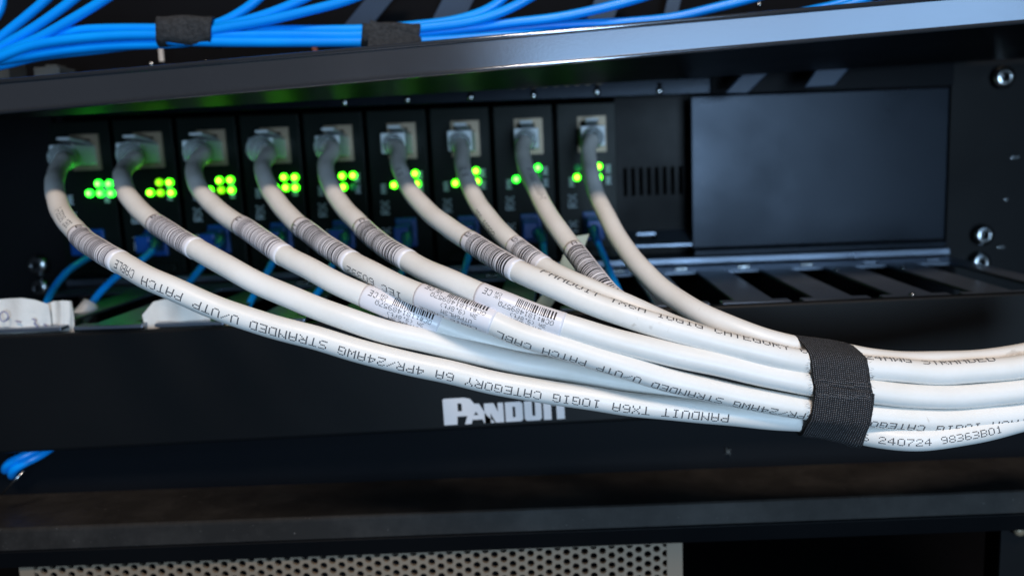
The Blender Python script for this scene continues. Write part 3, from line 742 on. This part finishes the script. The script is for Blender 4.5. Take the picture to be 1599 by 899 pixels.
# ------------------------------------------------------------------ black wrap round the bundle
def hull2(pts):
    pts = sorted(set(pts)); cr = lambda o, a, b: (a[0]-o[0])*(b[1]-o[1])-(a[1]-o[1])*(b[0]-o[0])
    lo_, up = [], []
    for p in pts:
        while len(lo_) > 1 and cr(lo_[-2], lo_[-1], p) <= 0: lo_.pop()
        lo_.append(p)
    for p in reversed(pts):
        while len(up) > 1 and cr(up[-2], up[-1], p) <= 0: up.pop()
        up.append(p)
    return lo_[:-1]+up[:-1]
def at_x(path, X):
    best = min(path.p[len(path.p)//2:], key=lambda p: abs(p.x-X)); i = path.p.index(best)
    j = i+1 if best.x < X else i-1
    if not 0 <= j < len(path.p): return best
    o = path.p[j]; f = (X-best.x)/(o.x-best.x) if abs(o.x-best.x) > 1e-6 else 0
    return best.lerp(o, max(0, min(1, f)))
def wrap_ring(centres, r, n=96):
    pts = []
    for c in centres:
        for i in range(36):
            a = 2*math.pi*i/36; pts.append((round(c[0]+r*math.cos(a), 5), round(c[1]+r*math.sin(a), 5)))
    h_ = hull2(pts); cx = sum(p[0] for p in h_)/len(h_); cy = sum(p[1] for p in h_)/len(h_)
    # equal arc resample, starting at the back
    L = [0]
    for i in range(len(h_)): L.append(L[-1]+math.dist(h_[i], h_[(i+1) % len(h_)]))
    m_ = len(h_); base = 0; out = []
    for i in range(m_):
        a, b = h_[i], h_[(i+1) % m_]
        if (a[1]-cy)*(b[1]-cy) <= 0 and a[1] != b[1] and (a[0]+b[0])/2 > cx: base = L[i]+(L[i+1]-L[i])*(cy-a[1])/(b[1]-a[1])
    for k in range(n):
        s = (base+L[-1]*k/n) % L[-1]; i = max(j for j in range(len(h_)) if L[j] <= s)
        f = (s-L[i])/max(1e-9, L[i+1]-L[i]); a, b = h_[i], h_[(i+1) % len(h_)]
        out.append((a[0]+(b[0]-a[0])*f, a[1]+(b[1]-a[1])*f))
    return out, L[-1]
xs0, xs1 = P(1270, 610, -19.1).x, P(1363, 612, -19.1).x
bw = empty('bundle_wrap', P(1315, 690, -18), 'wide black woven hook-and-loop wrap around the white cable bundle', 'cable wrap')
NS = 18; NR = 120
def wrap_mesh(r, x0, x1, rough=0.0, k0=0, k1=NR, thick=0.07):
    mb = MB(); full = (k1-k0 == NR); nn = k1-k0 if full else k1-k0+1
    for layer in (0, 1):
        for i in range(NS+1):
            X = x0+(x1-x0)*i/NS; ed = abs(2*i/NS-1)**8
            cen = [(at_x(paths[k], X).y, at_x(paths[k], X).z) for k in range(1, 10)]
            rg, Lr = wrap_ring(cen, R_+r+(thick if layer == 0 else 0)-(0.03*ed if layer == 0 else 0), NR)
            for k in range(nn):
                y, z = rg[(k0+k) % NR]
                wob = 0.025*math.sin(k*0.21+1.0)*(1 if i in (0, NS) else 0.3)+rough*random.uniform(-1, 1)*(1 if i in (0, NS) else 0)
                mb.v.append(Vector((X+wob-0.22*(y+19), y+rough*random.uniform(-.3, .3), z+rough*random.uniform(-.3, .3))))
                mb.uv.append((i/NS*1.62, (k0+k)/NR*Lr))
    o = (NS+1)*nn
    for i in range(NS):
        for k in range(nn if full else nn-1):
            a, b, c, d = i*nn+k, i*nn+(k+1) % nn, (i+1)*nn+(k+1) % nn, (i+1)*nn+k
            mb.f += [(a, b, c, d), (o+d, o+c, o+b, o+a)]
    for i in (0, NS):
        for k in range(nn if full else nn-1):
            a, b = i*nn+k, i*nn+(k+1) % nn; mb.f.append((a, b, o+b, o+a))
    if not full:
        for i in range(NS):
            for k in (0, nn-1): a, b = i*nn+k, (i+1)*nn+k; mb.f.append((a, b, o+b, o+a))
    return mb
wrap_mesh(0.02, xs0, xs1, 0.012).build('tape_band', M['woven'], bw, True)
# find the ring stations on the front face for the overlapping end
Xm = (xs0+xs1)/2; rg, Lr = wrap_ring([(at_x(paths[k], Xm).y, at_x(paths[k], Xm).z) for k in range(1, 10)], R_+.1, NR)
zt = P(1320, 604, -19.1).z; front = [k for k in range(NR) if rg[k][0] < -18.9]
kf = min(front, key=lambda k: abs(rg[k][1]-zt)); kb = min(range(NR), key=lambda k: rg[k][1])
k0_, k1_ = (kf, kb) if kf < kb else (kb, kf)
wrap_mesh(0.085, xs0-0.005, xs1+0.005, 0.004, k0_, k1_, 0.04).build('overlapping_end', M['woven'], bw, True)
mb = MB(); rs = random.Random(9)
for zrow in (596, 601, 616, 620):
    zt_ = P(1320, zrow, -19.1).z; x = xs0+0.10
    while x < xs1-0.1:
        cen = [(at_x(paths[k], x).y, at_x(paths[k], x).z) for k in range(1, 10)]; rg2, _l = wrap_ring(cen, R_+0.135, NR)
        kk = min((k for k in range(NR) if rg2[k][0] < -18.8), key=lambda k: abs(rg2[k][1]-zt_+0.10*(x-Xm)))
        y_, z_ = rg2[kk]; p = Vector((x-0.22*(y_+19), y_, z_+rs.uniform(-.01, .01))); mb.cyl(p, (1, 0, rs.uniform(-.3, .3)), 0.011, 0.008, 0.03, 6); x += rs.uniform(0.045, 0.06)
mb.build('stitching', M['thread'], bw)
# fuzzy edge fibres
mb = MB()
for side, X in ((0, xs0), (1, xs1)):
    for q in range(70):
        k = random.choice(front); y, z = rg[k]; p = Vector((X+random.uniform(-.05, .05)-.06, y-0.02, z)); d = Vector((random.uniform(.02, .10)*(1 if side else -1), random.uniform(-.05, .01), random.uniform(-.05, .05)))
        mb.cyl(p, d, 0.004, 0.002, d.length, 4)
mb.build('stray_fibres', M['fluff'], bw)

# ------------------------------------------------------------------ blue fibre leads from the cards
FB = {
1: [(146,395,-2.2),(128,408,-3.6),(106,423,-5),(85,448,-6.2),(71,478,-7.2),(60,520,-8)],
2: [(243,385,-2.2),(222,405,-4),(188,427,-5.4),(162,450,-6.6),(138,480,-7.4),(112,520,-8)],
3: [(345,378,-2.2),(325,404,-3.8),(298,438,-5.4),(275,468,-6.6),(258,500,-7.5),(250,530,-8)],
4: [(440,378,-2.2),(425,411,-4),(400,455,-6),(382,490,-7.4),(370,530,-8)],
5: [(540,375,-2.2),(522,408,-4),(501,450,-6),(472,489,-7.4),(455,530,-8)],
6: [(637,375,-2.2),(629,420,-4.5),(618,455,-6.4),(605,500,-7.6)],
7: [(738,371,-2.2),(728,413,-4.5),(717,450,-6.4),(705,500,-7.8)],
8: [(845,369,-2.2),(850,408,-4.5),(851,450,-6.4),(845,500,-7.8)],
9: [(928,364,-2.2),(943,400,-4.2),(958,437,-6.2),(972,470,-7.8),(982,510,-8.6)]}
FL = ['bending down to the first paper tag at far left','running into a grey sleeve between paper tags','sagging behind the lowest white cable','third lead seen between the white cables left of centre','fourth lead crossing down behind the second white cable','plugged in under the sixth card, mostly hidden by white cables','hanging straight down left of the seventh white cable','hanging straight down beside the pale green strap','slanting to the right over the slotted tray under the last card']
for k in range(1, 10):
    Xj = X9-(9-k)*PITCHX-0.05
    st = [Vector((Xj, -0.9, -3.25))]+[P(*q) for q in FB[k]]
    pth = catmull(st, 0.2)
    root = empty('fibre_lead', st[0], 'thin blue fibre lead '+FL[k-1], 'fibre lead', 'blue fibre leads from the cards')
    mb = MB(); mb.tube(pth, 0.15, 14); mb.build('blue_jacket', M['blue'], root, True)
    nb = 14; P2 = Path(pth); pp = [P2.at(0.2+2.2*i/nb) for i in range(nb+1)]
    mb = MB(); mb.tube(pp, lambda i: 0.34-0.17*(i/nb), 14); mb.build('connector_boot', M['bluecon'], root, True)
    mb = MB(); mb.box((Xj-.36, -1.75, -3.68), (Xj+.36, -0.55, -2.86)); mb.build('connector_body', M['bluecon'], root, bevel=.08)
# grey sleeve on second lead
sl = [P(143, 474, -7.5), P(130, 490, -7.8), P(112, 512, -8.1), P(100, 530, -8.3)]
mb = MB(); mb.tube(catmull(sl, .2), 0.33, 18); tag(mb.build('heat_shrink_sleeve', M['clear'], smooth=True), 'grey see-through sleeve on the blue lead right of the left paper tag', 'sleeve')

# paper tags standing behind the cover
def ribbon(pxs, Y, name, label, top, bot=540, wav=0.10, writing=None, group='handwritten paper tags behind the cover'):
    """paper flag: pxs = columns, top = rows of upper edge"""
    mb = MB(); n = 24; m_ = 8; grid = {}
    for side in (0, 1):
        for i in range(n+1):
            f = i/n; px = pxs[0]+(pxs[1]-pxs[0])*f
            j0 = f*(len(top)-1); a = int(min(j0, len(top)-2)); ty = top[a]+(top[a+1]-top[a])*(j0-a)
            for j in range(m_+1):
                g = j/m_; Yl = Y+wav*math.sin(f*7+g*1.3)+0.03*math.sin(f*19+g*3)+side*0.03
                grid[(side, i, j)] = len(mb.v); mb.v.append(P(px+(4*math.sin(g*3)), ty+(bot-ty)*g, Yl))
    for side in (0, 1):
        for i in range(n):
            for j in range(m_): mb.f.append((grid[(side,i,j)], grid[(side,i+1,j)], grid[(side,i+1,j+1)], grid[(side,i,j+1)]))
    for i in range(n):
        mb.f.append((grid[(0,i,0)], grid[(0,i+1,0)], grid[(1,i+1,0)], grid[(1,i,0)]))
        mb.f.append((grid[(0,i,m_)], grid[(0,i+1,m_)], grid[(1,i+1,m_)], grid[(1,i,m_)]))
    for j in range(m_):
        for e in (0, n): mb.f.append((grid[(0,e,j)], grid[(0,e,j+1)], grid[(1,e,j+1)], grid[(1,e,j)]))
    o = mb.build(name, M['paper'], smooth=False); smooth_by_angle(o, 50); tag(o, label, 'paper tag', group)
    if writing:
        wm = MB()
        for st in writing:
            pts = [P(x, y, Y-wav-0.12) for x, y in st]; wm.tube(catmull(pts, .05) if len(pts) > 2 else pts, 0.022, 6)
        w_ = wm.build('handwriting', M['pen'], o)
    return o
zero = [(6+7*math.cos(a*math.pi/6), 494+8*math.sin(a*math.pi/6)) for a in range(13)]
ribbon((-30, 76), -10.9, 'paper_tag', 'large creased paper tag at the far left edge with handwritten 0 - 3', [470, 468, 466, 465, 468, 475], writing=[zero, [(24, 501), (33, 503)], [(50, 498), (57, 500), (52, 506), (59, 508), (54, 517), (47, 516)]])
ribbon((70, 112), -10.7, 'paper_tag', 'narrow folded paper tag between the large left tag and the grey sleeve', [475, 470, 469, 470], writing=[[(68, 506), (75, 509), (70, 516)], [(84, 511), (92, 513)]])
ribbon((222, 326), -10.9, 'paper_tag', 'blank rounded paper tag standing alone under the lowest white cable', [492, 471, 467, 466, 468, 476, 486], wav=0.07)
ribbon((336, 366), -10.9, 'paper_tag', 'small sliver of paper tag just right of the lone tag, mostly under the white cable', [505, 503, 504], wav=0.05)
# pale strap behind cable eight
st = [P(905, 370, -9.5), P(893, 402, -9.8), P(876, 440, -10), P(850, 475, -10), P(835, 500, -10)]
c_ = catmull(st, .3); mb = MB(); b = 0
for i, p in enumerate(c_):
    w_ = 0.36; mb.v += [p+Vector((-w_, 0, 0)), p+Vector((w_, -0.1, .1)), p+Vector((w_, 0.0, .1)), p+Vector((-w_, .1, 0))]
for i in range(len(c_)-1):
    for k in range(4): a = i*4+k; b2 = i*4+(k+1) % 4; mb.f.append((a, b2, b2+4, a+4))
mb.f += [(3, 2, 1, 0), tuple(len(mb.v)-4+q for q in range(4))]
tag(mb.build('plastic_strap', M['pale']), 'pale green plastic strap hanging between the white cables right of centre', 'strap')

# blue tips peeping out low at the left
for i, (a, b) in enumerate((((62, 700), (14, 722)), ((70, 706), (24, 730)))):
    mb = MB(); mb.tube(catmull([P(a[0]+20, a[1]-16, -10.0), P(*a, -10.6), P(*b, -11.0), P(b[0]-5, b[1]+12, -10.5)], .2), 0.17, 12)
    tag(mb.build('blue_lead_end', M['blue'], smooth=True), ['upper', 'lower'][i]+' of two blue lead ends peeping out below the cover at lower left', 'fibre lead')
mb = MB(); mb.tube([P(2, 772, -12), P(20, 752, -12), P(38, 735, -11.9)], 0.035, 8); tag(mb.build('edge_glint', M['screw'], smooth=True), 'thin added tube as the diagonal sparkle at the lower left edge', 'glint')  # thin metal tube added as the sparkle along a diagonal edge
c = P(1137, 705, -10.4); mb = MB()
for a in range(5): d = Vector((math.cos(a*1.3), 0, math.sin(a*1.3)))*(0.05+0.03*a); mb.cyl(c-d, d, .018, .012, 2*d.length, 6)
tag(mb.build('lint', M['smoky']), 'tiny pale lint speck on the dark filler panel', 'lint')

# ------------------------------------------------------------------ blue cables above
TB = [
 ([(-40,95),(0,60),(37,30),(72,0),(110,-40)], -8.6, 'upper left blue cable climbing steeply, outermost of the left fan'),
 ([(-40,105),(0,75),(50,46),(112,2),(160,-40)], -8.9, 'second blue cable of the left fan, climbing out of the photo'),
 ([(-40,112),(0,86),(60,60),(110,32),(163,0),(220,-40)], -9.2, 'third blue cable of the left fan, flattest of the climbing ones'),
 ([(-20,40),(0,22),(4,0),(4,-40)], -8.2, 'blue cable tip in the top left corner'),
 ([(-40,100),(0,86),(60,61),(120,48),(180,45),(250,45),(345,48),(450,47),(570,46),(650,40),(720,30),(775,8),(810,-30)], -9.0, 'blue cable along the top of both wraps, first to climb right of the second wrap'),
 ([(-40,104),(0,90),(40,74),(100,63),(180,56),(250,55),(345,56),(450,55),(570,55),(650,45),(740,33),(800,12),(870,-30)], -9.3, 'blue cable through both wraps, second to climb right of the second wrap'),
 ([(-40,100),(0,94),(50,86),(100,79),(170,72),(250,69),(345,64),(450,64),(570,64),(650,53),(730,45),(800,36),(875,27),(990,0),(1080,-30)], -9.1, 'blue cable lowest in both wraps, climbing out above the middle of the bar'),
 ([(-40,108),(0,103),(60,88),(150,78),(250,66),(345,60),(570,58),(650,58),(760,50),(850,41),(975,35),(1050,28),(1110,14),(1180,-4),(1260,-30)], -8.7, 'long blue cable that leaves last, curving up left of the bright end of the bar'),
 ([(262,64),(345,66),(570,66),(660,65),(780,57),(900,53),(1000,45),(1100,36)], -9.4, 'blue cable dropping behind the bright bar right of the second wrap'),
 ([(262,50),(300,47),(340,38),(372,22),(405,-2),(440,-40)], -8.8, 'blue cable turning up steeply straight after the first wrap'),
 ([(262,53),(300,50),(345,42),(400,28),(440,14),(476,-2),(540,-40)], -9.1, 'middle blue cable of the three climbing between the wraps'),
 ([(262,57),(300,54),(350,44),(410,34),(470,20),(545,0),(640,-40)], -9.4, 'flattest blue cable of the three climbing between the wraps'),
 ([(640,60),(730,60),(820,60),(900,58),(980,48)], -8.9, 'short length of blue cable tucked along the bar right of the second wrap'),
 ([(1225,27),(1270,16),(1310,8),(1345,-8),(1390,-40)], -10.6, 'left of the two blue cables above the far right of the bar'),
 ([(1245,27),(1290,17),(1330,8),(1368,-10),(1410,-40)], -10.9, 'right of the two blue cables above the far right of the bar')]
tbp = []
for pts, Y, lab in TB:
    pth = catmull([P(x, y, Y) for x, y in pts], 0.25); tbp.append(Path(pth))
    mb = MB(); mb.tube(pth, 0.175, 14); o = mb.build('blue_cable', M['blue'], smooth=True); tag(o, lab, 'cable', 'blue cables above the bar')
def small_wrap(xa_, xb_, ya, yb, Y, label, flap=None):
    root = empty('cable_wrap', P((xa_+xb_)/2, yb, Y), label, 'cable wrap', 'black wraps on the blue cables')
    c0_, c1_ = P(xa_, (ya+yb)/2, Y), P(xb_, (ya+yb)/2, Y); hh = (P(xa_, ya, Y)-P(xa_, yb, Y)).z/2
    mb = MB(); n = 40; NSx = 10
    for layer in (0, 1):
        for i in range(NSx+1):
            c = c0_.lerp(c1_, i/NSx)
            for k in range(n):
                a = 2*math.pi*k/n; r = (1-0.10*layer); w_ = 0.03*math.sin(3*a+i*.8)
                mb.v.append(Vector((c.x+0.06*math.sin(a*2)*(1 if i in (0, NSx) else 0)+0.12*math.cos(a), c.y-(0.72*r+w_)*math.copysign(abs(math.cos(a))**0.55, math.cos(a)), c.z+(hh*r+w_)*math.copysign(abs(math.sin(a))**0.7, math.sin(a)))))
                mb.uv.append((i/NSx*2.2, k/n*4))
    o = (NSx+1)*n
    for i in range(NSx):
        for k in range(n):
            a, b, c, d = i*n+k, i*n+(k+1) % n, (i+1)*n+(k+1) % n, (i+1)*n+k; mb.f += [(a, b, c, d), (o+d, o+c, o+b, o+a)]
    for i in (0, NSx):
        for k in range(n): a, b = i*n+k, i*n+(k+1) % n; mb.f.append((a, b, o+b, o+a))
    mb.build('tape_band', M['fluff'], root, True)
    if flap:
        f_ = [P(x, y, Y-0.72-0.05*j) for j, (x, y) in enumerate(flap)]; mb = MB()
        m_ = len(f_); mb.v += f_+[p+Vector((0, 0.06, 0)) for p in f_]
        mb.f += [tuple(range(m_)), tuple(range(2*m_-1, m_-1, -1))]+[(i, (i+1) % m_, m_+(i+1) % m_, m_+i) for i in range(m_)]
        mb.build('tape_end', M['fluff'], root)
    return root
small_wrap(252, 336, 27, 75, -9.0, 'left black hook-and-loop wrap round the blue cables, with curled edge', None)
small_wrap(567, 655, 38, 76, -9.1, 'right black hook-and-loop wrap round the blue cables, with slanting loose end', [(578, 31), (600, 38), (625, 45), (657, 58), (660, 75), (574, 77)])

# ------------------------------------------------------------------ equipment above, behind the blue cables
up = empty('upper_patch_panel', (-2, 0, 4.2), 'dark patch panel behind the blue cables above the bar', 'patch panel')
mb = MB(); mb.box((-26, -2.0, 4.3), (20, -1.6, 14)); mb.build('panel_face', M['void'], up, bevel=.05)
for i, (a, b, w_) in enumerate(((520, 620, 44), (660, 735, 50), (905, 965, 42), (1028, 1062, 22))):
    q = [P(a, 60, -3.2), P(a+w_, 60, -3.2), P(b+w_*.4, -30, -3.2), P(b-w_*.6, -30, -3.2)]
    mb = MB(); mb.hexa(q, [p+Vector((0, .12, 0)) for p in q]); mb.build('reflection_plate', M['reflection_blue'], up, bevel=.03)  # slanted plates added in place of bluish reflection patches
for px, py, r in ((323, 98, .10), (355, 98, .10), (237, 101, .13), (1185, 8, .12)):
    c = P(px, py, -3.5); mb = MB(); mb.lathe(c, (0, -1, 0), [(0, r), (.08, r), (.14, r*.6), (.15, .01)], 14); mb.build('rivet', M['screw'], up, True)
q = [P(243, 36, -4), P(250, 36, -4), P(256, 96, -4), P(249, 96, -4)]
mb = MB(); mb.hexa(q, [p+Vector((0, .06, 0)) for p in q]); tag(mb.build('cable_tie', M['paper']), 'white cable tie tail at the left side of the left wrap', 'cable tie')
for px, py in ((6, 112), (85, 118)):
    c = P(px, py, -6); mb = MB(); mb.box((c.x-.6, -6.4, c.z-.35), (c.x+.45, -5.2, c.z+.3)); mb.box((c.x-.3, -6.1, c.z+.32), (c.x+.2, -5.4, c.z+.42))
    tag(mb.build('clear_plug', M['smoky'], bevel=.08), ('clear plug at the left frame edge just above the bar' if px < 50 else 'clear plug above the left end of the bar, right of another'), 'plug')
q = [P(484, 66, -5), P(492, 66, -5), P(500, 95, -5), P(494, 95, -5)]
mb = MB(); mb.hexa(q, [p+Vector((0, .05, 0)) for p in q]); tag(mb.build('copper_strip', mat('reddish_plastic', (0.25, 0.09, 0.07), .5)), 'thin reddish strip behind the blue cables between the wraps', 'strip')

scene.render.resolution_x = 1024; scene.render.resolution_y = 575
